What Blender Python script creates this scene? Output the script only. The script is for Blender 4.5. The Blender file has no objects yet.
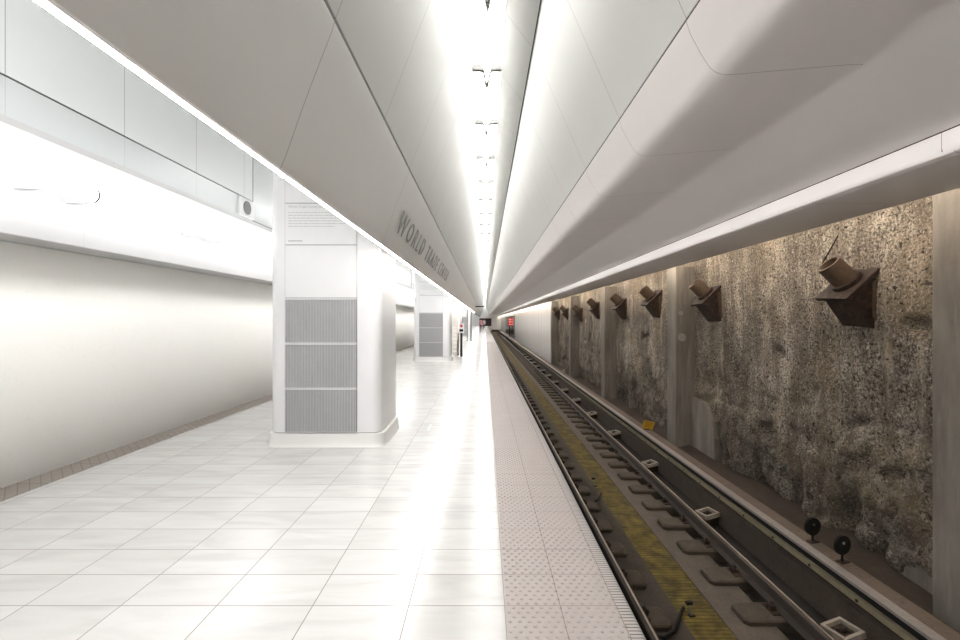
import bpy, bmesh, math, random
from mathutils import Vector, Matrix, noise
random.seed(7)
S = bpy.context.scene
C = S.collection
PI = math.pi
H = 1.55            # eye height above the platform; profile heights below are given relative to the eye

# ------------------------------------------------------------------ camera, world, exposure
cam = bpy.data.objects.new('camera', bpy.data.cameras.new('camera'))
C.objects.link(cam)
cam.location = (0, 0, H)
cam.rotation_euler = (PI/2, 0, 0)
cam.data.sensor_width = 36
cam.data.lens = 455/960*36
cam.data.shift_x = -4.5/960
cam.data.clip_start = .05
cam.data.clip_end = 400
S.camera = cam
w = bpy.data.worlds.new('world'); S.world = w; w.use_nodes = True
w.node_tree.nodes['Background'].inputs[0].default_value = (1, .98, .95, 1)
w.node_tree.nodes['Background'].inputs[1].default_value = .03
S.view_settings.view_transform = 'Standard'
S.view_settings.look = 'None'
S.view_settings.gamma = 1
S.view_settings.use_curve_mapping = False
S.view_settings.exposure = 1.05
EDGE_E = 98.0       # thin light strip under the rim of the left beam
SLOT_E = 12.0       # tubes of the ceiling slot
COVE_E = 4.2       # round tubes along the left wall
ISLE_FILL_E = 5.6       # unseen ceiling tubes added to brighten the columns
WASH_E = 21.0        # tubes above the rough wall

# ------------------------------------------------------------------ materials
class N:
    def __init__(s, name):
        s.m = bpy.data.materials.new(name); s.m.use_nodes = True
        s.t = s.m.node_tree; s.b = s.t.nodes['Principled BSDF']
        s.pos = s.t.nodes.new('ShaderNodeNewGeometry').outputs['Position']
    def n(s, typ, **kw):
        o = s.t.nodes.new(typ)
        for k, v in kw.items(): setattr(o, k, v)
        return o
    def l(s, a, b): s.t.links.new(a, b)
    def put(s, v, sock):
        if isinstance(v, bpy.types.NodeSocket): s.l(v, sock)
        elif isinstance(v, (int, float)): sock.default_value = v
        else: sock.default_value = (*v, 1) if len(sock.default_value) == 4 and len(v) == 3 else v
    def math(s, op, a, b=0.0, clamp=False):
        o = s.n('ShaderNodeMath', operation=op); o.use_clamp = clamp
        s.put(a, o.inputs[0]); s.put(b, o.inputs[1]); return o.outputs[0]
    def xyz(s):
        o = s.n('ShaderNodeSeparateXYZ'); s.l(s.pos, o.inputs[0]); return o.outputs
    def scaled(s, v):
        o = s.n('ShaderNodeVectorMath', operation='MULTIPLY'); s.l(s.pos, o.inputs[0]); o.inputs[1].default_value = v
        return o.outputs[0]
    def noise(s, scale, detail=4, rough=.55, vec=(1, 1, 1), dist=0):
        o = s.n('ShaderNodeTexNoise'); s.l(s.scaled(vec), o.inputs['Vector'])
        o.inputs['Scale'].default_value = scale; o.inputs['Detail'].default_value = detail
        o.inputs['Roughness'].default_value = rough; o.inputs['Distortion'].default_value = dist
        return o.outputs['Fac']
    def ramp(s, f, stops):
        o = s.n('ShaderNodeValToRGB'); s.put(f, o.inputs[0]); e = o.color_ramp.elements
        while len(e) < len(stops): e.new(.5)
        for i, (p, c) in enumerate(stops):
            e[i].position = p; e[i].color = (c, c, c, 1) if isinstance(c, (int, float)) else (*c, 1)
        return o.outputs[0]
    def mix(s, f, a, b, mode='MIX'):
        o = s.n('ShaderNodeMix', data_type='RGBA', blend_type=mode)
        s.put(f, o.inputs[0]); s.put(a, o.inputs[6]); s.put(b, o.inputs[7]); return o.outputs[2]
    def line(s, c, pitch, phase, width):
        a = s.math('SUBTRACT', c, phase)
        a = s.math('PINGPONG', a, pitch/2)
        return s.math('LESS_THAN', a, width/2)
    def bump(s, h, strength, dist=.01):
        o = s.n('ShaderNodeBump'); s.put(h, o.inputs['Height'])
        o.inputs['Strength'].default_value = strength; o.inputs['Distance'].default_value = dist
        s.l(o.outputs[0], s.b.inputs['Normal'])
    def done(s, col, rough=.5, metal=0, spec=.5):
        s.put(col, s.b.inputs['Base Color']); s.put(rough, s.b.inputs['Roughness'])
        s.b.inputs['Metallic'].default_value = metal; s.b.inputs['Specular IOR Level'].default_value = spec
        return s.m

def plain(name, col, rough=.5, metal=0, var=.06, spec=.5, scale=8):
    k = N(name); f = k.noise(scale, 3)
    dark = tuple(c*(1-var) for c in col); lite = tuple(min(1, c*(1+var)) for c in col)
    return k.done(k.mix(f, dark, lite), rough, metal, spec)
def emit(name, col, e):
    k = N(name); k.b.inputs['Emission Color'].default_value = (*col, 1); k.b.inputs['Emission Strength'].default_value = e
    return k.done(k.mix(k.noise(3), col, tuple(c*.98 for c in col)), .4)
def joint_mat(name, col, pitch=None, phase=0, rough=.35, lw=.007, cross=None, dark=.35, spec=.5, var=.03):
    k = N(name); x, y, z = k.xyz()
    f = k.noise(1.4, 3)
    c = k.mix(f, tuple(a*(1-var) for a in col), tuple(min(1, a*(1+var)) for a in col))
    if pitch:
        ln = k.line(y, pitch, phase, lw)
        if cross: ln = k.math('MULTIPLY', ln, k.math('LESS_THAN', x, cross))
        c = k.mix(ln, c, tuple(a*dark for a in col))
    return k.done(c, rough, 0, spec)

P0, PP = 2.38, 1.18
M = {}
M['vault'] = joint_mat('vault_panel', (.76, .765, .75), PP, P0, .42, .006, dark=.55)
M['beam'] = joint_mat('beam_panel', (.83, .825, .81), PP*2, P0, .38, .006, dark=.5)
M['beam_right'] = joint_mat('right_beam_panel', (.90, .865, .855), PP, P0, .42, .006, cross=1.98, dark=.6)
M['lip'] = joint_mat('lip_panel', (.90, .865, .86), PP, P0+.35, .42, .006, dark=.6)
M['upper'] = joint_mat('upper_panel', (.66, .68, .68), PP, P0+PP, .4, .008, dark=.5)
M['grey_band'] = joint_mat('grey_glass_band', (.56, .59, .59), PP, P0+PP, .25, .004, dark=.7)
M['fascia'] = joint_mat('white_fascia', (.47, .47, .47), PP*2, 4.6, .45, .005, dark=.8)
M['white'] = plain('white_enamel', (.66, .66, .665), .32, var=.02)
M['white_matte'] = plain('white_paint', (.83, .83, .83), .6, var=.02)
M['dark_gap'] = plain('dark_gasket', (.03, .03, .03), .7)
M['tube'] = emit('slot_tube', (1, .985, .96), SLOT_E)
M['cove_tube'] = emit('cove_tube', (1, 1, 1), COVE_E)
M['isle_fill_tube'] = emit('isle_fill_tube', (1, 1, 1), ISLE_FILL_E)
M['wash_tube'] = emit('wash_tube', (1, .89, .75), WASH_E)
M['lip_glow'] = emit('lip_glow_panel', (1, .95, .94), .12)  # weak emission added to brighten the lip face
M['lip_glow'].node_tree.nodes['Principled BSDF'].inputs['Roughness'].default_value = .5
M['edge_tube'] = emit('edge_strip_light', (1, .97, .94), EDGE_E)
M['socket'] = plain('socket_grey', (.16, .16, .155), .5)
M['steel'] = plain('brushed_steel', (.55, .55, .55), .3, 1)
M['louvre'] = plain('louvre_grey', (.50, .50, .51), .4)
M['louvre_frame'] = plain('louvre_frame', (.62, .62, .62), .4)
M['grey_ink'] = plain('grey_ink', (.33, .33, .34), .6)
M['print_grey'] = plain('print_grey', (.44, .44, .45), .6)
M['skirting'] = joint_mat('skirting_marble', (.66, .655, .64))
M['letter'] = plain('letter_metal', (.42, .415, .40), .4, .2)
M['black'] = plain('black_paint', (.012, .011, .010), .7, spec=.15)
M['red'] = plain('red_paint', (.6, .05, .06), .4)
M['yellow'] = plain('yellow_sign', (.62, .36, .03), .5, var=.25, scale=25)
M['red_lamp'] = emit('red_signal_lamp', (1, .10, .08), 3)
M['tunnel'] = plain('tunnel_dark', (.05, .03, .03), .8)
M['pink'] = plain('pink_cloth', (.65, .28, .33), .8)
M['pale_cloth'] = plain('pale_cloth', (.75, .68, .66), .8)
M['dark_cloth'] = plain('dark_cloth', (.05, .03, .05), .8)
M['skin'] = plain('skin', (.6, .4, .3), .6)
M['hair'] = plain('hair', (.04, .025, .02), .7)

# white marble floor tiles
k = N('marble_tiles'); x, y, z = k.xyz()
tw, td = .521, .302
jx = k.line(x, tw, .11, .0052); jy = k.line(y, td, 2.469, .0052)
cell = k.n('ShaderNodeCombineXYZ')
k.l(k.math('FLOOR', k.math('DIVIDE', k.math('SUBTRACT', x, .11), tw)), cell.inputs[0])
k.l(k.math('FLOOR', k.math('DIVIDE', k.math('SUBTRACT', y, 2.469), td)), cell.inputs[1])
wn = k.n('ShaderNodeTexWhiteNoise', noise_dimensions='3D'); k.l(cell.outputs[0], wn.inputs['Vector'])
off = k.n('ShaderNodeVectorMath', operation='MULTIPLY_ADD')
k.l(wn.outputs['Color'], off.inputs[0]); off.inputs[1].default_value = (7, 7, 7)
k.l(k.scaled((.8, 3.5, 1)), off.inputs[2])
vn = k.n('ShaderNodeTexNoise'); k.l(off.outputs[0], vn.inputs['Vector'])
vn.inputs['Scale'].default_value = 1.6; vn.inputs['Detail'].default_value = 6; vn.inputs['Distortion'].default_value = 1.2
vein = k.ramp(vn.outputs['Fac'], [(.3, (.44, .432, .42)), (.5, (.485, .478, .467)), (.7, (.51, .505, .496))])
tone = k.math('ADD', k.math('MULTIPLY', wn.outputs['Value'], .07), .95)
tc = k.n('ShaderNodeCombineColor')
for i in range(3): k.l(tone, tc.inputs[i])
col = k.mix(1.0, vein, tc.outputs[0], 'MULTIPLY')
joint = k.math('MAXIMUM', jx, jy)
col = k.mix(joint, col, (.15, .14, .12))
rg = k.math('ADD', k.math('MULTIPLY', joint, .5), k.math('ADD', k.math('MULTIPLY', vn.outputs['Fac'], .1), .17))
M['floor'] = k.done(col, rg, 0, .5)

# warm grey tactile paving
k = N('tactile_paving'); x, y, z = k.xyz()
j = k.math('MAXIMUM', k.line(x, .302, .1085, .005), k.line(y, td, 2.469, .005))
c = k.mix(k.noise(60, 4), (.325, .288, .272), (.41, .372, .355))
c = k.mix(k.ramp(k.noise(1.2, 4), [(.45, 0), (.7, .25)]), c, (.31, .265, .235))
M['tactile'] = k.done(k.mix(j, c, (.20, .16, .14)), .5)
k = N('ribbed_nosing'); x, y, z = k.xyz()
M['nosing'] = k.done(k.mix(k.line(y, .0252, 0, .007), (.41, .385, .365), (.08, .068, .062)), .45)
# floor band by the left wall
k = N('drain_band'); x, y, z = k.xyz()
d1 = k.line(k.math('ADD', x, y), .11, 0, .012); d2 = k.line(k.math('SUBTRACT', y, x), .11, 0, .012)
c = k.mix(k.noise(40), (.19, .165, .145), (.26, .23, .20))
c = k.mix(k.math('MAXIMUM', d1, d2), c, (.13, .11, .10))
M['band'] = k.done(k.mix(k.line(y, .6, .1, .01), c, (.1, .09, .08)), .5)
# left plaster wall
k = N('cream_plaster')
c = k.mix(k.noise(.9, 6), (.85, .835, .79), (.90, .89, .85))
c = k.mix(k.ramp(k.noise(30, 3), [(.6, 0), (.75, .3)]), c, (.72, .69, .64))
k.bump(k.noise(40, 4), .15, .004)
M['plaster'] = k.done(c, .65)
# rough slurry concrete
k = N('slurry_concrete'); x, y, z = k.xyz()
base = k.ramp(k.noise(1.1, 8, .65, (1, 1, .8)), [(.34, (.095, .082, .066)), (.5, (.225, .195, .158)), (.64, (.39, .345, .285))])
grit = k.ramp(k.noise(34, 8, .82), [(.41, .12), (.5, .85), (.58, 1.75)])
c = k.mix(1, base, grit, 'MULTIPLY')
strk = k.ramp(k.noise(5.5, 5, .6, (1, 1, .09)), [(.42, 0), (.62, .62)])
c = k.mix(strk, c, (.10, .075, .055))
pale = k.ramp(k.noise(4.2, 6, .65, (1, 1, .16)), [(.56, 0), (.70, .6)])
c = k.mix(pale, c, (.44, .38, .30))
ochre = k.ramp(k.noise(.8, 4, .6), [(.5, 0), (.68, .4)])
c = k.mix(ochre, c, (.27, .195, .10))
pit = k.ramp(k.noise(9, 4, .5, (1, 1, 2.4)), [(.30, .8), (.37, 0)])
c = k.mix(pit, c, (.03, .024, .02))
pit2 = k.ramp(k.noise(22, 3, .5, (1, 1, .8)), [(.33, .92), (.385, 0)])
c = k.mix(pit2, c, (.022, .018, .014))
fleck = k.ramp(k.noise(30, 2, .5, (1, 1, 1), .5), [(.64, 0), (.68, .7)])
c = k.mix(fleck, c, (.50, .45, .37))
low_dark = k.math('MULTIPLY', k.ramp(k.math('ADD', z, k.math('MULTIPLY', k.noise(1.3, 4), 1.4)), [(0, 1), (.55, 0)]), .30)  # darker towards the bottom, with a ragged edge
c = k.mix(low_dark, c, (.055, .045, .035))
hb = k.math('ADD', k.noise(7, 8, .7), k.math('MULTIPLY', k.noise(45, 5, .7), .45))
k.bump(hb, 1.0, .07)
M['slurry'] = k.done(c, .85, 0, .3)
# smooth concrete of the pilasters
k = N('pilaster_concrete')
c = k.ramp(k.noise(2.2, 7, .6, (1, 1, .25)), [(.3, (.105, .091, .075)), (.55, (.18, .160, .135)), (.75, (.27, .243, .208))])
c = k.mix(k.ramp(k.noise(14, 4, .6, (1, 1, .1)), [(.52, 0), (.7, .4)]), c, (.27, .25, .22))
k.bump(k.noise(20, 5), .3, .01)
M['pilaster'] = k.done(c, .7, 0, .3)
def dirt(name, a, b, sc=6, rough=.85, spec=.3, bump=.6):
    k = N(name); c = k.mix(k.noise(sc, 7, .65), a, b)
    c = k.mix(k.ramp(k.noise(sc*6, 4), [(.55, 0), (.72, .5)]), c, tuple(v*.4 for v in a))
    k.bump(k.noise(sc*5, 5), bump, .01)
    return k.done(c, rough, 0, spec)
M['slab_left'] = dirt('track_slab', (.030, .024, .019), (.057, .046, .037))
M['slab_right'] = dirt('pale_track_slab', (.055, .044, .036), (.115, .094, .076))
M['pad'] = dirt('pad_concrete', (.030, .023, .017), (.092, .073, .054), 9)
M['gutter'] = dirt('gutter_dirt', (.012, .010, .009), (.035, .029, .025), 8)
M['dirt'] = dirt('brown_dirt', (.030, .022, .017), (.065, .049, .038), 7)
M['timber'] = dirt('old_timber', (.085, .062, .047), (.16, .122, .097), 5, .7)
M['timber_dark'] = dirt('dark_timber', (.035, .026, .02), (.07, .053, .042), 5, .8)
k = N('mossy_planks'); x, y, z = k.xyz()
c = k.ramp(k.noise(5, 6, .65), [(.3, (.028, .020, .008)), (.5, (.092, .066, .016)), (.7, (.165, .122, .024))])
c = k.mix(k.ramp(k.noise(2.2, 5), [(.55, 0), (.72, .8)]), c, (.07, .05, .035))
c = k.mix(k.ramp(k.noise(9, 4, .6, (.35, 3, 1)), [(.60, 0), (.66, .85)]), c, (.02, .015, .008))
M['moss'] = k.done(k.mix(k.line(y, .055, 0, .010), c, (.03, .024, .01)), .85, 0, .2)
k = N('rusty_steel')
c = k.ramp(k.noise(14, 7, .7), [(.32, (.008, .006, .005)), (.52, (.028, .016, .011)), (.72, (.085, .045, .025))])
k.bump(k.noise(40, 4), .5, .006)
M['rust'] = k.done(c, .7, .2, .4)
M['rust_lite'] = dirt('dusty_rust', (.030, .020, .013), (.12, .078, .05), 16, .75)
M['rail'] = plain('rail_side', (.034, .024, .018), .75, 0, .4, scale=20)
M['rail_head'] = plain('rail_head', (.42, .36, .31), .4, 1, .1)
M['cream'] = dirt('cream_angle', (.15, .125, .08), (.26, .225, .145), 9, .5, .4, .2)
M['edge_metal'] = dirt('edge_metal', (.15, .135, .125), (.33, .30, .28), 16, .4, .5, .2)
M['pale_bracket'] = dirt('pale_bracket', (.18, .155, .125), (.33, .29, .245), 20, .6)
k = N('glossy_white_wall'); x, y, z = k.xyz()
c = k.mix(k.ramp(k.noise(1.2, 4, .6, (1, 1, .03)), [(.5, 0), (.72, .5)]), (.78, .765, .74), (.50, .43, .35))  # faint brown stain streaks, painted in for reflections on the glossy wall
M['white_wall'] = k.done(k.mix(k.line(y, 1.52, 28.3, .02), c, (.5, .47, .43)), .32, 0, .6)
M['stair'] = joint_mat('stair_stone', (.70, .66, .62), None)
M['dark_glass'] = plain('dark_panel', (.05, .045, .04), .15)

# ------------------------------------------------------------------ mesh helpers
class MB:
    def __init__(s): s.bm = bmesh.new()
    def box(s, x0, x1, y0, y1, z0, z1, mi=0, mat=None):
        vs = [s.bm.verts.new((x, y, z)) for z in (z0, z1) for y in (y0, y1) for x in (x0, x1)]
        fs = [(0, 2, 3, 1), (4, 5, 7, 6), (0, 1, 5, 4), (2, 6, 7, 3), (0, 4, 6, 2), (1, 3, 7, 5)]
        for f in fs:
            q = s.bm.faces.new([vs[i] for i in f]); q.material_index = mi
        if mat is not None:
            for v in vs: v.co = mat @ v.co
        return vs
    def extrude(s, prof, y0, y1, closed=True, mi=0, caps=True, smooth=True):
        a = [s.bm.verts.new((x, y0, z)) for x, z in prof]; b = [s.bm.verts.new((x, y1, z)) for x, z in prof]
        n = len(prof)
        for i in range(n if closed else n-1):
            j = (i+1) % n
            f = s.bm.faces.new((a[i], a[j], b[j], b[i])); f.material_index = mi; f.smooth = smooth
        if closed and caps:
            s.bm.faces.new(a[::-1]).material_index = mi; s.bm.faces.new(b).material_index = mi
    def prism(s, pts, z0, z1, mi=0):
        a = [s.bm.verts.new((x, y, z0)) for x, y in pts]; b = [s.bm.verts.new((x, y, z1)) for x, y in pts]
        n = len(pts)
        for i in range(n):
            j = (i+1) % n; f = s.bm.faces.new((a[i], a[j], b[j], b[i])); f.smooth = True; f.material_index = mi
        s.bm.faces.new(a[::-1]).material_index = mi; s.bm.faces.new(b).material_index = mi
    def loft(s, rings, mi=0, cap=True):
        rs = [[s.bm.verts.new(p) for p in r] for r in rings]
        for r0, r1 in zip(rs, rs[1:]):
            n = len(r0)
            for i in range(n):
                f = s.bm.faces.new((r0[i], r0[(i+1) % n], r1[(i+1) % n], r1[i])); f.smooth = True; f.material_index = mi
        if cap: s.bm.faces.new(rs[0][::-1]).material_index = mi; s.bm.faces.new(rs[-1]).material_index = mi
    def cyl(s, p, q, r, n=12, r2=None, mi=0, cap=True):
        p, q = Vector(p), Vector(q); d = (q-p).normalized()
        u = d.orthogonal().normalized(); v = d.cross(u); r2 = r if r2 is None else r2
        s.loft([[c+(u*math.cos(t)+v*math.sin(t))*rr for t in [2*PI*i/n for i in range(n)]] for c, rr in ((p, r), (q, r2))], mi, cap)
    def pipe(s, p, q, r, ri, n=20):
        p, q = Vector(p), Vector(q); d = (q-p).normalized(); u = d.orthogonal().normalized(); v = d.cross(u)
        def ring(c, rr): return [c+(u*math.cos(t)+v*math.sin(t))*rr for t in [2*PI*i/n for i in range(n)]]
        deep = p+(q-p)*.35
        s.loft([ring(p, r), ring(q, r), ring(q, ri), ring(deep, ri)])
    def build(s, name, mats, parent=None, sharp=30):
        bm = s.bm
        bmesh.ops.recalc_face_normals(bm, faces=bm.faces)
        for e in bm.edges:
            if len(e.link_faces) == 2 and e.calc_face_angle(0) > math.radians(sharp): e.smooth = False
        me = bpy.data.meshes.new(name); bm.to_mesh(me); bm.free()
        for m in (mats if isinstance(mats, (list, tuple)) else [mats]): me.materials.append(M[m])
        o = bpy.data.objects.new(name, me); C.objects.link(o)
        if parent: o.parent = parent
        return o
def struct(o): o['kind'] = 'structure'; return o
def tag(o, label, cat, group=None):
    o['label'] = label; o['category'] = cat; o['kind'] = 'thing'
    if group: o['group'] = group
    return o
def thing(name, label, cat, loc=(0, 0, 0), rz=0, group=None):
    o = bpy.data.objects.new(name, None); C.objects.link(o); o.empty_display_size = .1
    o.location = loc; o.rotation_euler = (0, 0, rz)
    return tag(o, label, cat, group)
def dup(o, loc, label, parts=True):
    r = o.copy(); C.objects.link(r); r.location = loc; r['label'] = label
    def rec(a, b):
        for ch in kids.get(a, []):
            c = ch.copy(); C.objects.link(c); c.parent = b; rec(ch, c)
    kids = {}
    for q in list(bpy.data.objects):
        if q.parent: kids.setdefault(q.parent, []).append(q)
    rec(o, r)
    return r
ORD = ['nearest', 'second', 'third', 'fourth', 'fifth', 'sixth', 'seventh', 'eighth', 'ninth', 'tenth', 'eleventh', 'twelfth']
def R(pts): return [(x, z+H) for x, z in pts]
def arc(cx, cz, r, a0, a1, n=8):
    return [(cx+r*math.cos(math.radians(a0+(a1-a0)*i/n)), cz+r*math.sin(math.radians(a0+(a1-a0)*i/n))) for i in range(n+1)]

Y0, Y1 = -16.0, 118.0
# ------------------------------------------------------------------ setting: platform
b = MB(); b.box(-4.9, .1085, Y0, Y1, -.35, 0); struct(b.build('floor', 'floor'))
b = MB(); b.box(.1085, .7165, Y0, Y1, -.35, 0)
ts = b
def dome(b, x, y, r=.0115, h=.005):
    n = 7
    lo = [b.bm.verts.new((x+r*math.cos(2*PI*i/n), y+r*math.sin(2*PI*i/n), 0)) for i in range(n)]
    hi = [b.bm.verts.new((x+.62*r*math.cos(2*PI*i/n), y+.62*r*math.sin(2*PI*i/n), h)) for i in range(n)]
    for i in range(n): b.bm.faces.new((lo[i], lo[(i+1) % n], hi[(i+1) % n], hi[i])).smooth = True
    b.bm.faces.new(hi)
for ty in range(-4, 98):
    for tx in range(2):
        ox = .1085+.302*tx; oy = 2.469+.302*ty
        if oy < 1.5: continue
        for r in range(8):
            for q in range(6):
                dome(b, ox+.022+q*.0503+(.025 if r % 2 else 0)-(.0 if q < 6 else 0), oy+.019+r*.0377)
struct(b.build('tactile_strip', 'tactile'))
b = MB(); b.extrude([(.7165, -.35), (.79, -.35), (.79, -.012), (.784, -.003), (.775, 0), (.7165, 0)], Y0, Y1)
struct(b.build('platform_nosing', 'nosing'))
b = MB(); b.box(.60, .70, Y0, Y1, -1.6, -.35); struct(b.build('platform_edge_wall', 'gutter'))
b = MB(); b.box(-4.44, -4.13, Y0, Y1, 0, .004); struct(b.build('trim_1', 'band'))
# left wall
b = MB(); b.extrude(R([(-4.45, -1.62), (-4.45, .95), (-4.75, .95), (-4.75, -1.62)]), Y0, Y1); struct(b.build('wall_left', 'plaster'))
# white fascia with the cove above it
cove = [(-4.05, 1.20)] + [(-4.05+.30*(1-math.cos(math.radians(a))), 1.20+.34*math.sin(math.radians(a))) for a in range(10, 91, 10)]
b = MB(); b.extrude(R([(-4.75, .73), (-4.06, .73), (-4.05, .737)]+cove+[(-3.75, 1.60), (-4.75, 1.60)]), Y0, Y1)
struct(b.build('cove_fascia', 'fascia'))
# upper wall bays: grey glass band, dark joint, white panels; a recessed grey bay after each
bays = [(Y0, 7.37)] + [(12.0+11.6*i, 18.97+11.6*i) for i in range(9)]
rec = [(7.37+11.6*i, 12.0+11.6*i) for i in range(9)]
b = MB()
for a, c in bays: b.box(-4.2, -3.75, a, c, 1.60+H, 1.905+H)
struct(b.build('grey_glass_band', 'grey_band'))
b = MB()
for a, c in bays: b.box(-4.2, -3.765, a, c, 1.905+H, 1.922+H)
struct(b.build('trim_2', 'dark_gap'))
b = MB()
for a, c in bays: b.box(-4.2, -3.75, a, c, 1.922+H, 3.1+H)
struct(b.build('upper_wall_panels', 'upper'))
b = MB()
for a, c in rec:
    b.box(-4.2, -3.80, a, c, 1.60+H, 3.1+H)
struct(b.build('recessed_wall_panels', 'grey_band'))
b = MB()
for a, c in rec: b.box(-3.80, -3.752, a, c, 1.60+H, 1.612+H)
for a, c in bays: b.box(-3.756, -3.747, c-.012, c+.002, 1.60+H, 3.1+H)
struct(b.build('trim_3', 'dark_gap'))
# ceiling over the islands, the left beam, the vault
b = MB(); b.box(-4.75, -1.3, Y0, Y1, 3.0+H, 3.25+H); struct(b.build('ceiling', 'white_matte'))
lb = [(-.784, 1.560), (-.80, 1.505), (-.845, 1.39), (-.905, 1.235), (-.955, 1.10), (-.998, .975), (-1.035, .87), (-1.062, .803), (-1.068, .792),
      (-1.078, .786), (-1.110, .786), (-1.118, .792), (-1.123, .804), (-1.36, 1.7), (-1.36, 3.05), (-1.0, 3.05), (-1.0, 1.560)]
b = MB(); b.extrude(R(lb), Y0, Y1); struct(b.build('ceiling_beam_left', 'beam'))
b = MB(); b.box(-1.16, -1.062, 47, Y1, .76+H, .786+H); struct(b.build('unlit_rim_trim', 'black'))  # black strip stands in for the unlit rim past the last strip light
b = MB(); b.box(-1.0, -.792, Y0, Y1, 1.560+H, 1.580+H); struct(b.build('trim_4', 'dark_gap'))
b = MB(); b.extrude(R([(-.778, 1.580), (-.155, 3.2), (-.155, 3.62), (-1.0, 3.62), (-1.0, 1.580)]), Y0, Y1); struct(b.build('ceiling_vault_left', 'vault'))
b = MB(); b.extrude(R([(1.055, 1.580), (.505, 2.83), (.505, 3.35), (1.35, 3.35), (1.35, 1.580)]), Y0, Y1); struct(b.build('ceiling_vault_right', 'vault'))
b = MB(); b.extrude(R([(.495, 2.845), (.222, 3.2), (.222, 3.62), (.505, 3.62), (.505, 2.845)]), Y0, Y1); struct(b.build('ceiling_vault_right_inner', 'vault'))
b = MB(); b.box(1.06, 1.35, Y0, Y1, 1.562+H, 1.580+H); struct(b.build('trim_5', 'dark_gap'))
b = MB(); b.box(.496, .512, Y0, Y1, 2.828+H, 2.846+H); struct(b.build('trim_6', 'dark_gap'))
b = MB(); b.box(-.1565, -.150, Y0, Y1, 3.20+H, 3.216+H); b.box(.217, .2235, Y0, Y1, 3.20+H, 3.216+H); struct(b.build('trim_7', 'socket'))
# slot channel above the tubes
b = MB(); b.box(-.155, .222, Y0, Y1, 3.60+H, 3.68+H); struct(b.build('light_slot_channel', 'white_matte'))
# right beam: rounded corner, shallow ridge, lip
rb = [(1.055, 1.562), (1.075, 1.50), (1.13, 1.395), (1.168, 1.335)] + [(1.182, 1.317), (1.205, 1.298), (1.235, 1.287), (1.27, 1.283), (1.31, 1.285)] + \
     [(1.6, 1.31), (1.90, 1.335), (1.965, 1.338), (2.02, 1.330), (2.2, 1.285), (2.5, 1.215), (2.78, 1.150), (3.0, 1.150), (3.0, 1.7), (1.35, 1.7), (1.35, 1.562)]
b = MB(); b.extrude(R(rb), Y0, Y1); struct(b.build('ceiling_beam_right', 'beam_right'))
lip = [(2.812, 1.146), (2.812, 1.048), (2.822, 1.012), (2.845, 1.003), (2.87, 1.0), (3.60, 1.0), (3.63, 1.01), (3.63, 1.12), (2.86, 1.12), (2.86, 1.146)]
b = MB(); b.extrude(R(lip), Y0, Y1); struct(b.build('ceiling_lip_right', 'lip'))
b = MB(); b.box(2.86, 3.1, Y0, Y1, 1.12+H, 1.7+H); b.box(3.1, 4.9, Y0, Y1, 1.62+H, 1.75+H); struct(b.build('ceiling_right_top', 'beam_right'))
b = MB(); b.box(2.79, 2.80, Y0, Y1, 1.146+H, 1.150+H); struct(b.build('trim_8', 'dark_gap'))

# track bed
SL = H-2.95
b = MB(); b.box(.7, 1.33, Y0, Y1, SL-.2, SL); b.box(1.33, 1.59, Y0, Y1, SL-.2, SL-.09); b.box(1.59, 1.95, Y0, Y1, SL-.2, SL); struct(b.build('floor_track_left', 'slab_left'))
b = MB(); b.box(1.95, 2.345, Y0, Y1, SL-.2, SL-.012); struct(b.build('mossy_plank_strip', 'moss'))
b = MB(); b.box(2.345, 2.81, Y0, Y1, SL-.2, SL); struct(b.build('floor_track_right', 'slab_right'))
b = MB(); b.box(2.81, 3.5, Y0, Y1, SL-.3, SL-.09); struct(b.build('floor_gutter', 'gutter'))
# uneven dirt strip below the rough wall
b = MB(); n0, rows = int((Y1-Y0)/.25), 8
g = [[b.bm.verts.new((3.62+(1.2)*j/rows, Y0+i*.25, -1.17+.06*noise.noise(Vector((j*.5, i*.35, 3)))*(1 if 0 < j else 0)+.03*j/rows)) for j in range(rows+1)] for i in range(n0+1)]
for i in range(n0):
    for j in range(rows): b.bm.faces.new((g[i][j], g[i][j+1], g[i+1][j+1], g[i+1][j])).smooth = True
lo = [[b.bm.verts.new((3.62+1.2*j, Y0+i*n0*.25, -1.8)) for j in range(2)] for i in range(2)]
b.bm.faces.new((lo[0][0], lo[1][0], lo[1][1], lo[0][1]))
struct(b.build('floor_dirt', 'dirt'))
# rough slurry wall, truly uneven
def rough(y, z):
    v = Vector((y*.8, z*.8, 1.7))
    d = .045*noise.fractal(v, 1.0, 2.1, 5)
    low = max(0, min(1, (.75-z+.5*noise.noise(Vector((y*.35, 7, 0))))/.9))
    g1 = noise.noise(Vector((y*1.5, z*1.5, 9)))
    d += .13*low*max(0, abs(g1)-.12)*2 * (1 if g1 > 0 else -.35)
    gou = noise.noise(Vector((y*5.5, z*1.6, 21)))
    d += .16*low*max(0, gou-.22)
    d += .03*noise.noise(Vector((y*7, z*7, 4)))*(.35+low)
    hole = noise.noise(Vector((y*2.3, z*2.3, 40)))
    d += .22*max(0, hole-.40)*4*(1 if z < 1.7 else 0)
    base = max(0, min(1, (-.55-z)/.5)); fin = noise.noise(Vector((y*3.4, z*.9, 60)))
    d += base*.34*max(0, .12+fin)
    d += .05*max(0, .5-abs(z-.35-.35*noise.noise(Vector((y*.5, 2, 2))))*14)
    ch = noise.cell(Vector((y*1.1+2*noise.noise(Vector((z*2, y, 0))), z*.9, 5)))
    d += .04*low*ch
    for yf in (4.17, 10.22, 16.0, 22.1, 28.2):
        q = max(yf-.48-y, y-yf, 0)
        if q < .22: d = d*(q/.22)+.0*(1-q/.22)
    return d
b = MB(); sy, sz = .045, .045; ny = int((28.4-1.5)/sy); nz = int(4.4/sz)
g = []
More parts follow.
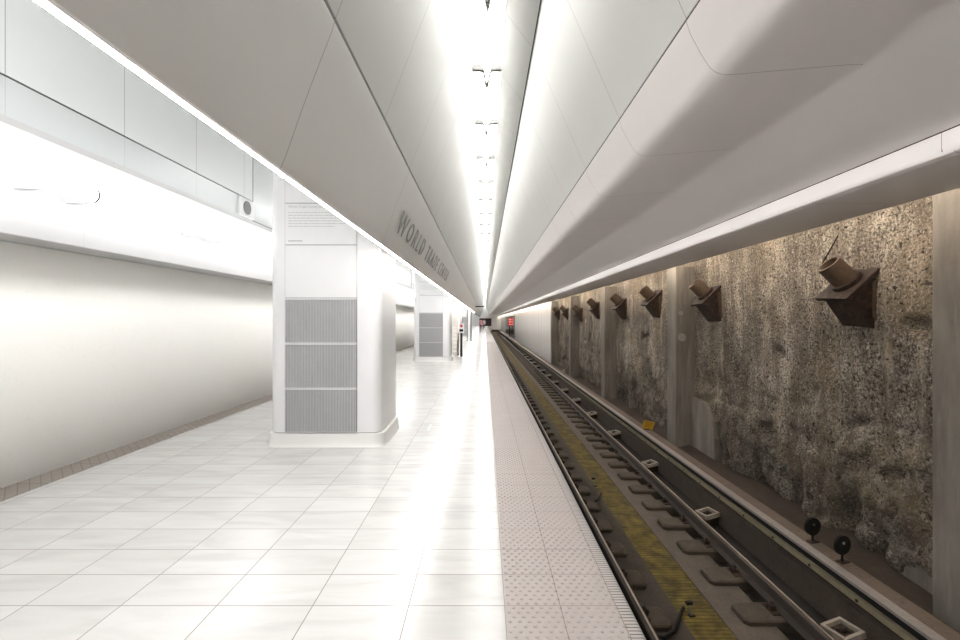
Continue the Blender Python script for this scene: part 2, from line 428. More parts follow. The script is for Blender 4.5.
for i in range(ny+1):
    y = 1.5+i*sy
    g.append([b.bm.verts.new((4.5+rough(y, -1.35+j*sz), y, -1.35+j*sz)) for j in range(nz+1)])
for i in range(ny):
    for j in range(nz): b.bm.faces.new((g[i][j], g[i][j+1], g[i+1][j+1], g[i+1][j])).smooth = True
ba = [b.bm.verts.new(p) for p in ((4.95, 1.5, -1.35), (4.95, 28.3, -1.35), (4.95, 28.3, 3.05), (4.95, 1.5, 3.05))]
b.bm.faces.new(ba)
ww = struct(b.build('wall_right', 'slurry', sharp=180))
b = MB(); b.box(4.5, 4.95, Y0, 1.5, -1.35, 3.3); struct(b.build('wall_right_near', 'slurry'))
b = MB(); b.box(4.1, 4.9, 28.25, Y1, -1.4, 3.2); struct(b.build('wall_right_white', 'white_wall'))
b = MB(); b.box(3.92, 4.1, 28.25, Y1, -1.3, -1.12); struct(b.build('baseboard_right', 'slab_right'))
# far end
b = MB(); b.box(-4.9, 4.9, Y1-2, Y1, -1.6, 5); struct(b.build('wall_far', 'white_matte'))
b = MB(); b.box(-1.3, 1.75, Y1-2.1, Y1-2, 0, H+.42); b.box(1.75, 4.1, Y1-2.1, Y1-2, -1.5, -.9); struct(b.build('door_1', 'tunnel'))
b = MB(); b.box(-4.9, 4.9, Y0-.2, Y0, -1.6, 5); struct(b.build('wall_back', 'white_matte'))

# ------------------------------------------------------------------ pilasters
ords = ['nearest wide', 'second', 'third', 'fourth', 'fifth and farthest']
for i, yf in enumerate((4.17, 10.22, 16.0, 22.1, 28.2)):
    t = thing('concrete_pilaster', ords[i]+' smooth grey concrete pilaster against the rough tunnel wall', 'pilaster', (4.1, yf, -1.2), group='concrete pilasters along the rough wall')
    b = MB(); b.extrude([(0, -.05), (0, 3.9), (.46, 3.9), (.46, -.05)], -.48, 0); o = b.build('shaft', 'pilaster', t)
    bev = o.modifiers.new('bevel', 'BEVEL'); bev.width = .012; bev.segments = 2
    if i == 1:
        for cx, cz, r in ((.13, 2.38, .085), (.10, 2.9, .045)):
            b = MB(); b.cyl((cx, -.486, cz), (cx, -.47, cz), r, 18); q = b.build('round_patch', 'edge_metal', t); q['label'] = 'pale round patch'

b = MB(); prof = [(8.72, -1.25), (8.76, -.75), (8.86, -.42), (9.0, -.22), (9.2, -.12), (9.74, -.10), (9.74, -1.25)]
f0 = [b.bm.verts.new((4.42, y, z)) for y, z in prof]; f1 = [b.bm.verts.new((4.75, y, z)) for y, z in prof]
for i in range(7): b.bm.faces.new((f0[i], f0[(i+1) % 7], f1[(i+1) % 7], f1[i]))
b.bm.faces.new(f0); b.bm.faces.new(f1[::-1]); struct(b.build('trim_10', 'pilaster'))
b = MB(); b.box(4.43, 4.7, 4.22, 4.85, -1.22, -.86); struct(b.build('trim_11', 'pilaster'))
# ------------------------------------------------------------------ wall anchors
def anchor(lab, y, zc, tilt=0, s=1.0):
    t = thing('wall_anchor', lab, 'anchor', (4.5, y, zc), 0, 'rusty tieback anchors on the rough wall')
    t.rotation_euler = (tilt, 0, 0); t.scale = (s, s, s)
    hw = .21
    A, B_, Cc = (.05, .33), (-.30, -.01), (.05, -.34)
    b = MB(); b.extrude([A, B_, (-.25, -.05), (-.03, -.34), Cc], -hw, hw, smooth=False); b.build('wedge_bracket', 'rust', t)
    # bearing plate, tilted 45 degrees, standing slightly proud all round
    d = Vector((B_[0]-A[0], B_[1]-A[1])).normalized(); nn = Vector((d.y, -d.x)); nn = nn if nn.x < 0 else -nn
    a0 = Vector(A)-d*.03; b0 = Vector(B_)+d*.04
    b = MB(); b.extrude([tuple(a0+nn*.002), tuple(b0+nn*.002), tuple(b0+nn*.05), tuple(a0+nn*.05)], -hw-.035, hw+.035, smooth=False); b.build('bearing_plate', 'rust', t)
    mid = (a0+b0)/2; p = mid+nn*.05; q = mid+nn*.36
    b = MB(); b.pipe((p.x, 0, p.y), (q.x, .03, q.y), .135, .105); b.build('pipe_stub', 'rust_lite', t)
    b = MB(); q2 = mid+nn*.10; b.cyl((p.x, 0, p.y), (q2.x, 0, q2.y), .17, 20); b.build('collar', 'rust', t)
    # stiffening rib on the near side of the wedge
    b = MB(); b.extrude([(.04, .27), (-.05, .19), (-.02, -.22), (.04, -.29)], -hw-.03, -hw, smooth=False); b.build('stiffener', 'rust_lite', t)
for lab, y, zr, tl, s in (('large rusty pipe anchor nearest the viewer, between first and second pilasters', 5.45, .26, .06, 1.0),
                   ('rusty pipe anchor just before the second pilaster', 8.9, .31, -.03, 1.0),
                   ('rusty pipe anchor just beyond the second pilaster', 11.85, .40, .05, 1.0),
                   ('rusty pipe anchor just before the third pilaster', 14.6, .36, 0, 1.0),
                   ('rusty pipe anchor half hidden behind the third pilaster', 18.0, .38, .04, 1.0),
                   ('rusty pipe anchor just before the fourth pilaster', 21.1, .24, 0, .95),
                   ('rusty pipe anchor just beyond the fourth pilaster', 24.6, .33, .03, .95),
                   ('rusty pipe anchor just before the white wall begins', 27.3, .33, 0, .95)):
    anchor(lab, y, H+zr, tl, s)
b = MB(); b.cyl((4.47, 5.75, 2.62), (4.40, 5.93, 2.28), .009, 8)
tag(b.build('rusty_rod', 'rust'), 'thin rusty rod slanting from rough wall above the nearest anchor', 'rod')

# ------------------------------------------------------------------ rails
def rail_profile(x, ztop):
    r = [(-.07, 0), (-.07, .012), (-.012, .03), (-.009, .11), (-.034, .122), (-.036, .145), (-.028, .152), (.028, .152), (.036, .145), (.034, .122), (.009, .11), (.012, .03), (.07, .012), (.07, 0)]
    return [(x+a, ztop-.152+c) for a, c in r]
for x, lab in ((1.457, 'steel running rail beside the platform edge'), (2.955, 'steel running rail on the far side of the mossy strip')):
    t = thing('running_rail', lab, 'rail', (x, 0, -1.322))
    b = MB(); b.extrude(rail_profile(0, .152), Y0, Y1-2.1, smooth=False); b.build('rail_body', 'rail', t)
    b = MB(); b.extrude([(.006, .1521), (.026, .1521), (.025, .1540), (.008, .1540)], Y0, Y1-2.1); b.build('running_surface', 'rail_head', t)['label'] = 'polished top of the rail'

PADZ = -1.322
def make_pad(name, label, xc, w0, w1, mat):
    t = thing(name, label, 'rail pad', (xc, 3, SL), 0, None)
    h = PADZ-SL-.012
    def rr(x0, x1, d, c, z):
        return [(x0+c, -d, z), (x1-c, -d, z), (x1, -d+c, z), (x1, d-c, z), (x1-c, d, z), (x0+c, d, z), (x0, d-c, z), (x0, -d+c, z)]
    b = MB(); b.loft([rr(w0+.01, w1-.01, .135, .04, -.09), rr(w0, w1, .15, .04, h*.62), rr(w0+.012, w1-.012, .138, .04, h*.86), rr(w0+.035, w1-.035, .115, .04, h)]); b.build('concrete_block', mat, t)
    b = MB(); b.box(-.14, .14, -.09, .09, h, h+.0115); b.build('rail_plate', 'rust', t)
    for sx in (-1, 1):
        b = MB(); b.box(sx*.105-.03, sx*.105+.03, -.035, .035, h+.0115, h+.05)
        b.cyl((sx*.105, .0, h+.05), (sx*.105, 0, h+.085), .016, 8)
        b.cyl((sx*.13, -.05, h+.055), (sx*.09, .05, h+.06), .012, 8)
        b.build('rail_clip', 'rust', t)
    return t
def far_pad(name, src, xc, w0, w1, mat): pass
for xc, w0, w1, mat, lab, y00, grp in ((2.955, -.44, .22, 'pad', 'concrete rail pad under the rail beside the third rail', 2.53, 'concrete pads under the far rail'),
                             (1.457, -.33, .33, 'pad', 'concrete rail pad under the rail beside the platform edge', 2.46, 'concrete pads under the platform side rail')):
    p0 = make_pad('rail_pad', ORD[0]+' '+lab, xc, w0, w1, mat); p0['group'] = grp; p0.location.y = y00
    ch = [o for o in bpy.data.objects if o.parent == p0]
    blk = [o for o in ch if o.name.startswith('concrete_block')]
    for i in range(1, 138):
        r = p0.copy(); C.objects.link(r); r.location = (xc, y00+i*.665, SL)
        r['label'] = (ORD[i]+' '+lab+', counted from the viewer') if i < 12 else 'small distant '+lab
        for c0 in (ch if i < 36 else blk):
            c = c0.copy(); C.objects.link(c); c.parent = r

# ------------------------------------------------------------------ third rail with its cover board
t = thing('third_rail', 'covered third rail along the rough wall with brown cover board', 'third rail', (0, 0, 0))
b = MB(); b.box(3.56, 3.735, Y0, Y1-2.1, H-2.505, H-2.465); b.build('cover_board', 'timber', t)['label'] = 'wide brown wooden cover board'
b = MB(); b.extrude(R([(3.455, -2.462), (3.56, -2.462), (3.56, -2.50), (3.468, -2.50), (3.468, -2.482), (3.455, -2.482)]), Y0, Y1-2.1, smooth=False); b.build('edge_strip', 'edge_metal', t)['label'] = 'pale metal edge strip'
b = MB(); b.box(3.53, 3.70, Y0, Y1-2.1, H-2.80, H-2.505); b.build('shaded_backing_beam', 'black', t)  # black stands in for the shadow under the cover board overhang
b = MB(); b.extrude(R([(3.49, -2.60), (3.53, -2.60), (3.53, -2.655), (3.485, -2.655)]), Y0, Y1-2.1, smooth=False); b.build('conductor_angle', 'cream', t)['label'] = 'cream coloured angle rail'
b = MB(); b.box(3.455, 3.53, Y0, Y1-2.1, H-3.02, H-2.70); b.build('lower_plank', 'timber_dark', t)['label'] = 'dark brown timber plank'
bolts = []
for i in range(60):
    b = MB(); y = 2.4+i*.62; b.cyl((3.478, y, H-2.628), (3.49, y, H-2.628), .014, 6); b.build('bolt', 'rust', t)
# pale tray brackets between rail and third rail
def bracket(y):
    t = thing('rail_bracket', 'x', 'bracket', (3.312, y, H-3.02), 0, 'pale tray brackets beside the third rail')
    b = MB(); b.box(-.10, .14, -.05, .05, 0, .12); b.build('foot', 'rust', t)
    tr = Matrix.Translation((0, 0, .12)) @ Matrix.Rotation(math.radians(-8), 4, 'Y') @ Matrix.Rotation(math.radians(14), 4, 'Z')
    b = MB(); q = .12
    b.box(-q, q, -q, q, 0, .015, mat=tr)
    for x0, x1, y0_, y1_ in ((-q, q, -q, -q+.03), (-q, q, q-.03, q), (-q, -q+.03, -q+.03, q-.03), (q-.03, q, -q+.03, q-.03)): b.box(x0, x1, y0_, y1_, .015, .06, mat=tr)
    b.build('tray', 'pale_bracket', t)['label'] = 'pale square tray'
    b = MB(); b.box(-.085, .085, -.085, .085, .016, .024, mat=tr); b.cyl((0, 0, .14), (.0, .0, .19), .028, 8); b.cyl((-.05, .03, .15), (.05, -.03, .16), .014, 6); b.build('bolt', 'rust', t)
    b = MB(); b.cyl((-.1, 0, .10), (-.19, .03, .08), .03, 8, .018); b.build('arm', 'rust_lite', t)
    return t
b0 = bracket(4.2); b0['label'] = 'nearest pale tray bracket between rail and third rail'
for i, y in enumerate((6.75, 9.1, 11.6, 14.0, 16.4, 18.8, 21.2, 23.6, 26.0, 28.4, 30.8, 33.2, 35.6, 38.0)):
    dup(b0, (3.312, y, H-3.02), (ORD[i+1]+' pale tray bracket from the viewer beside third rail') if i < 11 else 'small distant pale tray bracket beside third rail')

# black discs on stems
def disc(lab, x, y, rz):
    t = thing('disc_marker', lab, 'marker', (x, y, H-2.465), rz, 'black round markers on the cover board')
    b = MB(); b.box(-.05, .07, -.03, .03, 0, .012); b.build('foot', 'rust', t)
    b = MB(); b.cyl((0, 0, .012), (0, 0, .10), .012, 8); b.build('stem', 'black', t)
    b = MB(); b.cyl((0, -.012, .175), (0, .012, .175), .098, 28); b.build('disc', 'black', t)
    b = MB(); b.cyl((0, -.02, .20), (0, -.012, .20), .014, 10); b.build('stud', 'steel', t)
disc('black round marker on stem, nearer to the viewer of the pair', 3.64, 4.63, .25)
disc('black round marker on stem, farther from viewer of the pair', 3.64, 5.05, .2)
# yellow plate leaning on the cover board
t = thing('warning_plate', 'small tilted yellow plate standing on third rail cover board', 'sign', (3.66, 10.25, H-2.465), -.1)
b = MB(); b.box(-.12, .12, -.006, .006, 0, .19, mat=Matrix.Rotation(.32, 4, 'X') @ Matrix.Rotation(.2, 4, 'Y') @ Matrix.Translation((0, 0, .02))); b.build('plate', 'yellow', t)
b = MB()
for kk in range(4): b.box(-.085, .06+.01*(kk % 2), -.010, -.0065, .045+kk*.036, .052+kk*.036, mat=Matrix.Rotation(.32, 4, 'X') @ Matrix.Rotation(.2, 4, 'Y') @ Matrix.Translation((0, 0, .02)))
b.build('faded_marking', 'rust', t)
b = MB(); b.box(-.05, .05, -.03, .05, 0, .02); b.build('foot', 'rust', t)
# white insulator cap seen at the foot of the fourth pilaster
b = MB(); b.cyl((3.66, 21.0, H-2.465), (3.66, 21.0, H-2.27), .07, 14, .06)
tag(b.build('insulator_post', 'pale_bracket'), 'short pale round post on cover board before fourth pilaster', 'post')

# stakes and a cable on the slabs
def stake(lab, x, y, rz):
    t = thing('stake', lab, 'stake', (x, y, SL-.012), rz, 'small stakes on the track bed')
    b = MB(); b.cyl((0, 0, 0), (-.03, .0, .13), .009, 8); b.build('pin', 'pale_bracket', t)
    b = MB(); b.box(-.06, 0, -.018, .018, .125, .15); b.build('head', 'black', t)
    b = MB(); b.box(-.03, .03, -.02, .02, 0, .015); b.build('foot', 'black', t)
stake('short stake with black head standing in the mossy strip nearest viewer', 2.07, 4.55, .2)
stake('short stake standing at mossy strip edge, farther from the viewer', 1.97, 8.1, -.3)
def cable(lab, pts, r):
    b = MB(); P = [Vector(p) for p in pts]; rings = []
    for i, p in enumerate(P):
        d = (P[min(i+1, len(P)-1)]-P[max(i-1, 0)]).normalized(); u = d.cross(Vector((0, 0, 1))).normalized(); v = u.cross(d)
        rings.append([p+(u*math.cos(a)+v*math.sin(a))*r for a in [PI*2*q/8 for q in range(8)]])
    b.loft(rings); tag(b.build('cable', 'black'), lab, 'cable')
cable('thick dark cable running from platform side rail to mossy strip', [(1.53, 4.22, SL+.02), (1.66, 4.2, SL+.02), (1.78, 4.28, SL+.02), (1.88, 4.42, SL+.02), (1.97, 4.56, SL+.02), (2.02, 4.62, SL+.03)], .017)
cable('short bent dark cable lying on left slab, far from viewer', [(1.62, 7.25, SL+.012), (1.75, 7.3, SL+.02), (1.86, 7.45, SL+.012), (1.98, 7.7, SL+.03)], .012)

# ------------------------------------------------------------------ ceiling slot lights
t0 = thing('slot_light', ORD[0]+' fluorescent light in the long ceiling slot', 'ceiling light', (.033, 2.66, H+3.2), 0, 'fluorescent lights in the ceiling slot')
for sx in (-1, 1):
    b = MB(); b.cyl((sx*.06, .05, .33), (sx*.06, 1.54, .33), .022, 10); b.build('tube', 'tube', t0)
b = MB(); b.box(-.04, .04, .0, 1.58, .37, .40); b.build('ballast_housing', 'white_matte', t0)
for sx in (-1, 1):
    b = MB()
    b.extrude([(sx*.182, .0), (sx*.182, .07), (sx*.10, .07), (sx*.045, .035), (sx*.045, -.01), (sx*.06, -.01), (sx*.10, .0)], -.03, .03, smooth=False)
    b.build('socket_bracket', 'socket', t0)
b = MB()
for sx in (-1, 1):
    b.loft([[(sx*.05+dx, 0, dz) for dx, dz in ((-.012, 0), (.012, 0), (.012, .02), (-.012, .02))], [(sx*.008+dx, .40, dz) for dx, dz in ((-.012, 0), (.012, 0), (.012, .02), (-.012, .02))]])
b.cyl((0, .34, .005), (0, .50, .005), .032, 8, .004)
b.build('spring_clip', 'socket', t0)
sl = [o for o in bpy.data.objects if o.parent == t0]
for i in range(-11, 71):
    if i == 0: continue
    r = t0.copy(); C.objects.link(r); r.location = (.033, 2.66+1.59*i, H+3.2)
    r['label'] = 'light in ceiling slot behind the viewer' if i < 0 else (ORD[i]+' fluorescent light from the viewer in long ceiling slot') if i < 12 else 'small distant fluorescent light in the long ceiling slot'
    for c0 in sl:
        c = c0.copy(); C.objects.link(c); c.parent = r
# tubular lights along the left wall cove
t0 = thing('cove_light', 'x', 'wall light', (-3.63, -2.45, H+1.152), 0, 'round tubular lights along the left wall')
b = MB(); b.cyl((0, .012, 0), (0, 2.178, 0), .076, 20); b.build('diffuser', 'cove_tube', t0)
b = MB(); b.cyl((0, -.012, 0), (0, .012, 0), .079, 20); b.build('end_ring', 'socket', t0)
for ya in (.2, 1.9):
    b = MB(); b.box(-.43, -.04, ya, ya+.06, -.02, .02); b.build('wall_arm', 'white_matte', t0)
cl = [o for o in bpy.data.objects if o.parent == t0]
for i in range(-5, 53):
    r = t0 if i == -5 else t0.copy()
    if i != -5: C.objects.link(r)
    r.location = (-3.63, -2.37+2.19*i, H+1.152)
    r['label'] = 'round tubular light on left wall behind the viewer' if i < 2 else 'round tubular wall light at the left edge of the photo' if i == 2 else \
        'round tubular wall light directly left of white column, beyond the first joint' if i == 3 else \
        'round tubular wall light continuing behind the nearest white column' if i == 4 else 'small distant round tubular light on the left wall'
    if i != -5:
        for c0 in cl:
            c = c0.copy(); C.objects.link(c); c.parent = r
t0 = thing('edge_light', 'x', 'strip light', (-1.098, -14, H+.786), 0, 'thin strip lights under the rim of the left beam')
b = MB(); b.extrude([(-.008, 0), (-.007, -.0045), (-.004, -.0075), (.0, -.0088), (.004, -.0075), (.007, -.0045), (.008, 0)], .01, 2.34, smooth=False); b.build('diffuser', 'edge_tube', t0)
b = MB(); b.box(-.012, .012, -.01, .01, -.013, .0); b.build('end_cap', 'white_matte', t0)
el = [o for o in bpy.data.objects if o.parent == t0]
for i in range(26):
    r = t0 if i == 0 else t0.copy()
    if i: C.objects.link(r)
    r.location = (-1.094, -13.9+2.34*i, H+.786)
    r['label'] = 'strip light under the left beam rim, behind the viewer' if i < 6 else ORD[i-6]+' glowing strip from the viewer under the left beam rim' if i < 14 else 'small distant glowing strip under the left beam rim'
    if i:
        for c0 in el:
            c = c0.copy(); C.objects.link(c); c.parent = r
# unseen ceiling tubes above the islands, added to light the columns
t0 = thing('island_fill_light', 'x', 'ceiling light', (-1.8, -2, H+2.90), 0, 'unseen fill lights added on the high left ceiling')
b = MB(); b.box(-.16, .16, 0, 2.2, 0, .03); b.build('diffuser', 'isle_fill_tube', t0)
b = MB(); b.box(-.18, .18, -.02, 2.22, .03, .07); b.build('housing', 'white_matte', t0)
il = [o for o in bpy.data.objects if o.parent == t0]
ys = [-14.3, -11.6, -8.9, -6.2, -3.5, -.8, 1.9, 8.2, 10.9, 13.6] + [19.8+2.7*i for i in range(35) if abs(19.8+2.7*i+.9-40.5) > 1.9]
for i, y in enumerate(ys):
    r = t0 if i == 0 else t0.copy()
    if i: C.objects.link(r)
    r.location = (-1.8, y, H+2.90)
    r['label'] = 'unseen linear fill light added above the left beam'
    if i:
        for c0 in il:
            c = c0.copy(); C.objects.link(c); c.parent = r
t0 = thing('lip_glow', 'x', 'light panel', (2.8, -14, H), 0, 'panels with added glow along the lip of the right beam')  # lip face given an added glow so it reads bright
b = MB(); b.extrude([(0, 1.146), (0, 1.055), (.003, 1.038), (.0085, 1.024), (.012, 1.019), (.012, 1.146)], 0, 2.355); b.build('diffuser', 'lip_glow', t0)
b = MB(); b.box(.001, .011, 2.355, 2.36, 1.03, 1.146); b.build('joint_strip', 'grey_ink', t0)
ll = [o for o in bpy.data.objects if o.parent == t0]
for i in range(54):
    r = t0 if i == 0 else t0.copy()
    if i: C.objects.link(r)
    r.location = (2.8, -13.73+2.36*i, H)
    r['label'] = 'lip panel with added glow behind the viewer' if i < 7 else ORD[i-7]+' panel with added glow along the right lip, counted from viewer' if i < 13 else 'small distant panel with added glow along the right lip'
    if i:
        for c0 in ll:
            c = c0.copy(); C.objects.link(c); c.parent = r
# wall wash tubes above the lip at the right
t0 = thing('wall_wash_light', 'x', 'wall light', (3.82, -2, H+1.36), 0, 'tubes in the gap between lip and tunnel wall')
b = MB(); b.cyl((0, 0, 0), (0, 1.5, 0), .03, 8); b.build('tube', 'wash_tube', t0)
b = MB(); b.box(-.06, .06, -.02, 1.52, .06, .22); b.build('housing', 'white_matte', t0)
wl = [o for o in bpy.data.objects if o.parent == t0]
for i in range(0, 68):
    r = t0 if i == 0 else t0.copy()
    if i: C.objects.link(r)
    r.location = (3.82, -13+1.9*i, H+1.36)
    r['label'] = 'warm tube light hidden above the lip beside tunnel wall'
    if i:
        for c0 in wl:
            c = c0.copy(); C.objects.link(c); c.parent = r

# ------------------------------------------------------------------ text
def text_mesh(name, s, size, mat, parent=None, width=None, height=None, ext=.003, space=1.0):
    cu = bpy.data.curves.new(name, 'FONT'); cu.body = s; cu.size = size; cu.extrude = ext; cu.space_character = space; cu.resolution_u = 3
    tmp = bpy.data.objects.new('tmp', cu); C.objects.link(tmp)
    dg = bpy.context.evaluated_depsgraph_get(); dg.update()
    me = bpy.data.meshes.new_from_object(tmp.evaluated_get(dg)); bpy.data.objects.remove(tmp)
    xs = [v.co.x for v in me.vertices]; yy = [v.co.y for v in me.vertices]
    x0, y0 = min(xs), min(yy); kx = width/(max(xs)-x0) if width else 1; ky = height/(max(yy)-y0) if height else 1
    for v in me.vertices: v.co.x = (v.co.x-x0)*kx; v.co.y = (v.co.y-y0)*ky
    me.materials.clear(); me.materials.append(M[mat]); me.name = name
    o = bpy.data.objects.new(name, me); C.objects.link(o)
    if parent: o.parent = parent
    return o
lt = text_mesh('station_lettering', 'WORLD TRADE CENTER', .3, 'letter', width=6.5, height=.25, ext=.004, space=1.5)
up = Vector((.373, 0, .928)); up.normalize()
nrm = Vector((0, 1, 0)).cross(up)
pt = Vector((-.990, 5.05, H+.985))+nrm*.005
m = Matrix.Identity(4); m.col[0][:3] = (0, 1, 0); m.col[1][:3] = up; m.col[2][:3] = nrm; m.col[3][:3] = pt
bm = bmesh.new(); bm.from_mesh(lt.data); bm.faces.ensure_lookup_table(); bmesh.ops.remove_doubles(bm, verts=bm.verts, dist=1e-5)
bm.verts.ensure_lookup_table(); seen = set(); isl = []
for v in bm.verts:
    if v.index in seen: continue
    st = [v]; grp = set()
    while st:
        q = st.pop()
        if q.index in grp: continue
        grp.add(q.index); st += [e.other_vert(q) for e in q.link_edges if e.other_vert(q).index not in grp]
    seen |= grp; isl.append(grp)
root = thing('station_lettering', 'thin grey capitals WORLD TRADE CENTER running along the left beam', 'lettering')
root.matrix_world = m
for grp in isl:
    b2 = bm.copy(); b2.verts.ensure_lookup_table()
    bmesh.ops.delete(b2, geom=[v for v in b2.verts if v.index not in grp], context='VERTS')
    me = bpy.data.meshes.new('letter'); b2.to_mesh(me); b2.free(); me.materials.append(M['letter'])
    o = bpy.data.objects.new('letter', me); C.objects.link(o); o.parent = root
bm.free(); bpy.data.objects.remove(lt)

# ------------------------------------------------------------------ columns
def rrect(x0, x1, y0, y1, r, n=8):
    pts = []
    for cx, cy, a in ((x1-r, y0+r, -90), (x1-r, y1-r, 0), (x0+r, y1-r, 90), (x0+r, y0+r, 180)):
        for i in range(n+1):
            t_ = math.radians(a+90*i/n); pts.append((cx+r*math.cos(t_), cy+r*math.sin(t_)))
    return pts
XL, XR = -2.65, -1.277
def column(lab, Yc):
    t = thing('white_column', lab, 'column', (-1.94, Yc, 0), group='white enamel columns down the platform')
    def L(x): return x+1.94
    b = MB(); b.prism(rrect(L(XL), L(XR), 0, 1.04, .115), .165, H+3.0); b.build('shaft', 'white', t)
    b = MB()
    b.loft([[(x, y, z) for x, y in rrect(L(XL)-o, L(XR)+o, -o, 1.04+o, .115+o)] for o, z in ((.062, 0), (.054, .012), (.045, .04), (.038, .10), (.036, .150), (.030, .158))])
    b.build('base', 'skirting', t)['label'] = 'marble skirting around column foot'
    b = MB(); b.prism(rrect(L(XL)+.01, L(XR)-.01, .01, 1.03, .105), .15, .17); b.build('shadow_gap', 'dark_gap', t)
    px0, px1 = L(-2.455), L(-1.566)
    b = MB(); b.box(px0, px1, -.004, .02, .17, H+3.0); b.build('panel_frame', 'grey_ink', t)
    g = .007
    def panel(name, z0, z1, mat): 
        b = MB(); b.box(px0+g, px1-g, -.012, .0, z0+g, z1-g); return b.build(name, mat, t)
    panel('top_panel', 2.985, H+2.98, 'white'); panel('middle_panel', 1.82, 2.473, 'white')
    sp = panel('text_panel', 2.473, 2.985, 'white')
    ti = text_mesh('title', 'World Trade Center Story', .06, 'letter', sp, width=.46, height=.046, ext=.0008)
    ti.matrix_world = Matrix.Identity(4)
    ti.matrix_parent_inverse = Matrix.Identity(4)
    ti.location = (px0+.045, -.0130, 2.915); ti.rotation_euler = (PI/2, 0, 0)
    rnd = random.Random(3)
    b = MB()
    for ln, lw in enumerate((.78, .80, .80, .80, .78, .56)):
        x = px0+.045; z = 2.865-ln*.034
        while x < px0+.045+lw:
            w_ = rnd.uniform(.018, .06); b.box(x, min(x+w_, px0+.045+lw), -.0135, -.0115, z, z+.010); x += w_+.010
    b.build('small_print', 'print_grey', sp)
    b = MB(); b.box(px0+.045, px0+.22, -.0135, -.0115, 2.515, 2.527); b.build('credit_line', 'grey_ink', sp)
    zs = [.172, .715, 1.268, 1.82]
    for z0, z1 in zip(zs, zs[1:]):
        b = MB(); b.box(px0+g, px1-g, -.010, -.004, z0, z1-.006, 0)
        b.box(px0+g, px1-g, -.030, -.010, z1-.020, z1-.004, 1); b.box(px0+g, px1-g, -.030, -.010, z0-.0, z0+.006, 1)
        n = 46
        for i in range(n):
            x = px0+g+.004+(px1-px0-2*g-.008)*(i+.5)/n
            b.box(x-.0045, x+.0045, -.026, -.010, z0+.006, z1-.020, 2)
        b.build('louvre_panel', ['louvre_dark', 'louvre_frame', 'louvre'], t)['label'] = 'grey vertical louvre grille'
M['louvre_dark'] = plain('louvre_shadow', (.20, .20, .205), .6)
column('large white column nearest the viewer with louvre grilles and text panel', 5.6)
column('smaller white column farther down the platform with grey grilles', 17.1)
column('distant white column beyond the staircase', 40.0)

# speaker on the grey band
t = thing('wall_speaker', 'small round speaker in white box high on left wall', 'speaker', (-3.75, 7.13, H+1.745))
b = MB(); b.box(0, .03, -.225, .225, -.13, .15); b.build('housing', 'white', t)
b = MB(); b.cyl((.03, 0, .01), (.042, 0, .01), .105, 28); b.build('grille', 'socket', t)['label'] = 'round grey grille'
# small floor grate on the platform
b = MB(); b.box(-.81, -.775, 6.35, 6.75, 0, .003); 
tag(b.build('floor_slot', 'grey_ink'), 'short dark slot cover in white floor right of nearest column', 'slot cover')

# ------------------------------------------------------------------ staircase beyond the second column
t = thing('staircase', 'pale stone staircase rising beyond the second white column', 'stairs', (-1.16, 20, 0))
b = MB(); prof = [(0, 0)]
for i in range(22): prof += [(i*.29, (i+1)*.17), ((i+1)*.29, (i+1)*.17)]
pr = prof + [(22*.29, 3.3), (.4, 0)]
bm = b.bm
a = [bm.verts.new((-1.9, y, z)) for y, z in pr]; c = [bm.verts.new((0, y, z)) for y, z in pr]
for i in range(len(pr)):
    j = (i+1) % len(pr); bm.faces.new((a[i], a[j], c[j], c[i]))
bm.faces.new(a); bm.faces.new(c[::-1])
b.build('steps', 'stair', t)
for x in (-1.85, -.03):
    b = MB(); b.cyl((x, -.2, .95), (x, 6.3, .95+3.7), .022, 8); b.cyl((x, -.2, 0), (x, -.2, .97), .02, 8); b.build('handrail', 'steel', t)
# help point
t = thing('help_point', 'slim black post with white and red head beside the stairs', 'help point', (-.98, 19.3, 0))
b = MB(); b.box(-.045, .045, -.05, .05, 0, 1.0); b.build('post', 'black', t)
b = MB(); b.box(-.11, .11, -.06, .06, 1.0, 1.42); b.build('head', 'white', t)
b = MB(); b.cyl((0, -.075, 1.30), (0, -.06, 1.30), .06, 16); b.build('red_disc', 'red', t)
b = MB(); b.box(-.08, .08, -.07, -.06, 1.06, 1.16); b.build('black_strip', 'black', t)
t = thing('stanchion', 'thin dark stanchion left of the slim black post', 'post', (-1.13, 19.5, 0))
b = MB(); b.cyl((0, 0, 0), (0, 0, 1.0), .022, 10); b.build('pole', 'black', t)
b = MB(); b.cyl((0, 0, 0), (0, 0, .02), .12, 16); b.build('foot', 'steel', t)
# frame posts farther on
for x, w_, lab in ((-1.30, .07, 'left dark upright of the pair under the left beam'), (-1.02, .11, 'right dark upright of the pair under the left beam')):
    t = thing('dark_upright', lab, 'post', (x, 34.4, 0), group='dark uprights under the left beam')
    b = MB(); b.box(-w_/2, w_/2, -.06, .06, 0, H+.786); b.build('shaft', 'socket', t)
    b = MB(); b.box(-w_/2-.03, w_/2+.03, -.09, .09, 0, .04); b.build('foot', 'black', t)
t = thing('hanging_sign', 'small dark sign hanging at the far end of ceiling vault', 'sign', (-.45, 44, H+1.25))
b = MB(); b.box(-.45, .40, -.04, .04, 0, .10); b.build('board', 'black', t)
b = MB()
for x in (-.28, .33): b.cyl((x, 0, .10), (x, 0, 1.05 if x < 0 else 1.9), .012, 8)
b.build('hanger', 'steel', t)
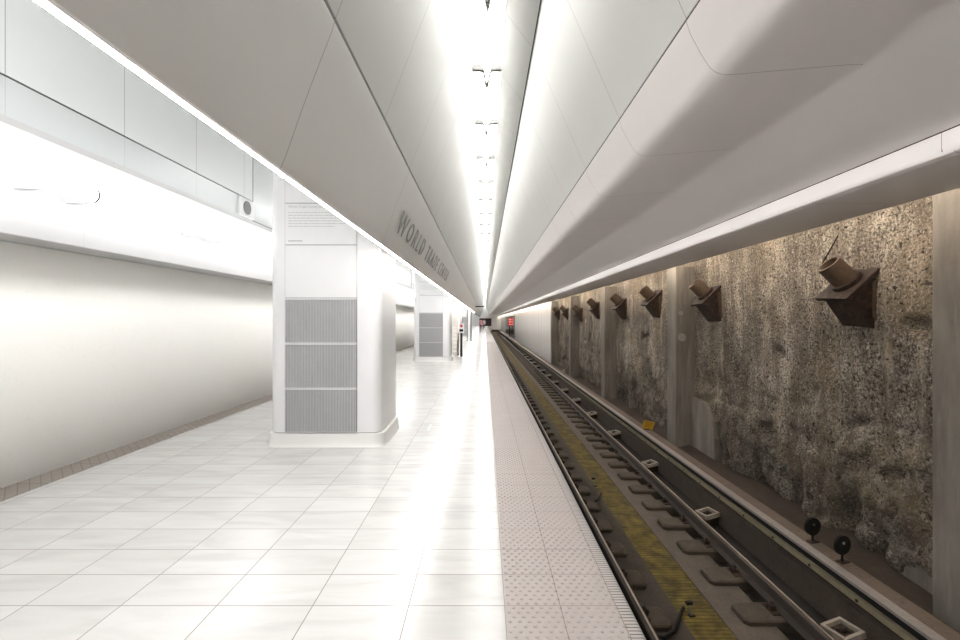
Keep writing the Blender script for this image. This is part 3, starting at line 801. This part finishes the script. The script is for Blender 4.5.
# dark opening in white wall, signal
b = MB(); b.box(4.065, 4.097, 62, 88, -.9, H+.62)
tag(b.build('dark_wall_panel', 'dark_glass'), 'long dark panel on the white wall behind the red signal', 'panel')
t = thing('track_signal', 'small signal with red lamps far down the track', 'signal', (3.88, 70, -1.17))
b = MB(); b.cyl((0, 0, 0), (0, 0, 1.9), .06, 10); b.build('post', 'black', t)
b = MB(); b.box(-.13, .13, -.1, .12, 1.8, 3.0); b.build('head', 'black', t)
for z in (2.05, 2.45, 2.8):
    b = MB(); b.cyl((0, -.13, z), (0, -.1, z), .09, 16); b.build('lamp', 'red_lamp' if z != 2.45 else 'red_lamp', t)['label'] = 'lit red lamp'

# ------------------------------------------------------------------ people far down the platform
def person(lab, x, y, rz, top, legs):
    t = thing('person', lab, 'person', (x, y, 0), rz)
    V = [(0, 0, .95), (0, 0, 1.12), (0, -.01, 1.32), (0, 0, 1.44), (0, -.01, 1.50), (0, -.02, 1.60), (0, -.02, 1.70),
         (.10, 0, .88), (.11, -.04, .50), (.11, .05, .09), (.11, -.09, .035),
         (-.10, 0, .88), (-.10, .06, .50), (-.11, .20, .12), (-.11, .08, .04),
         (.18, 0, 1.40), (.23, .04, 1.13), (.22, -.06, .90), (.21, -.09, .80),
         (-.18, 0, 1.40), (-.23, -.04, 1.13), (-.22, -.12, .92), (-.21, -.16, .83)]
    E = [(0, 1), (1, 2), (2, 3), (3, 4), (4, 5), (5, 6), (0, 7), (7, 8), (8, 9), (9, 10), (0, 11), (11, 12), (12, 13), (13, 14), (3, 15), (15, 16), (16, 17), (17, 18), (3, 19), (19, 20), (20, 21), (21, 22)]
    Rr = [.15, .13, .16, .12, .055, .095, .07, .10, .065, .045, .045, .10, .065, .045, .045, .065, .045, .035, .04, .065, .045, .035, .04]
    me = bpy.data.meshes.new('body'); me.from_pydata(V, E, []); o = bpy.data.objects.new('body', me); C.objects.link(o)
    sk = o.modifiers.new('skin', 'SKIN'); sk.use_smooth_shade = True
    for i, r in enumerate(Rr): me.skin_vertices[0].data[i].radius = (r, r*.8)
    me.skin_vertices[0].data[0].use_root = True
    sb = o.modifiers.new('sub', 'SUBSURF'); sb.levels = sb.render_levels = 1
    dg = bpy.context.evaluated_depsgraph_get(); dg.update()
    m2 = bpy.data.meshes.new_from_object(o.evaluated_get(dg)); bpy.data.objects.remove(o)
    m2.materials.clear()
    for mm in ('skin', top, legs): m2.materials.append(M[mm])
    for p in m2.polygons:
        z = p.center.z; p.material_index = 2 if z < .93 and abs(p.center.x) < .185 else (1 if .93 <= z < 1.47 or (z > .88 and abs(p.center.x) > .18) else 0)
        p.use_smooth = True
    o = bpy.data.objects.new('body', m2); C.objects.link(o); o.parent = t
    b = MB(); b.loft([[(.098*s*math.cos(a), .0+.10*s*math.sin(a)+.0, z) for a in [2*PI*i/14 for i in range(14)]] for s, z in ((.9, 1.58), (1.02, 1.64), (1.0, 1.70), (.7, 1.76), (.25, 1.785))])
    b.build('hair', 'hair', t)
person('person in pink top and dark trousers walking far down the platform', -.42, 56, PI, 'pink', 'dark_cloth')
person('person in pale top farther off, right of the one in pink', -.05, 66, PI+.4, 'pale_cloth', 'dark_cloth')
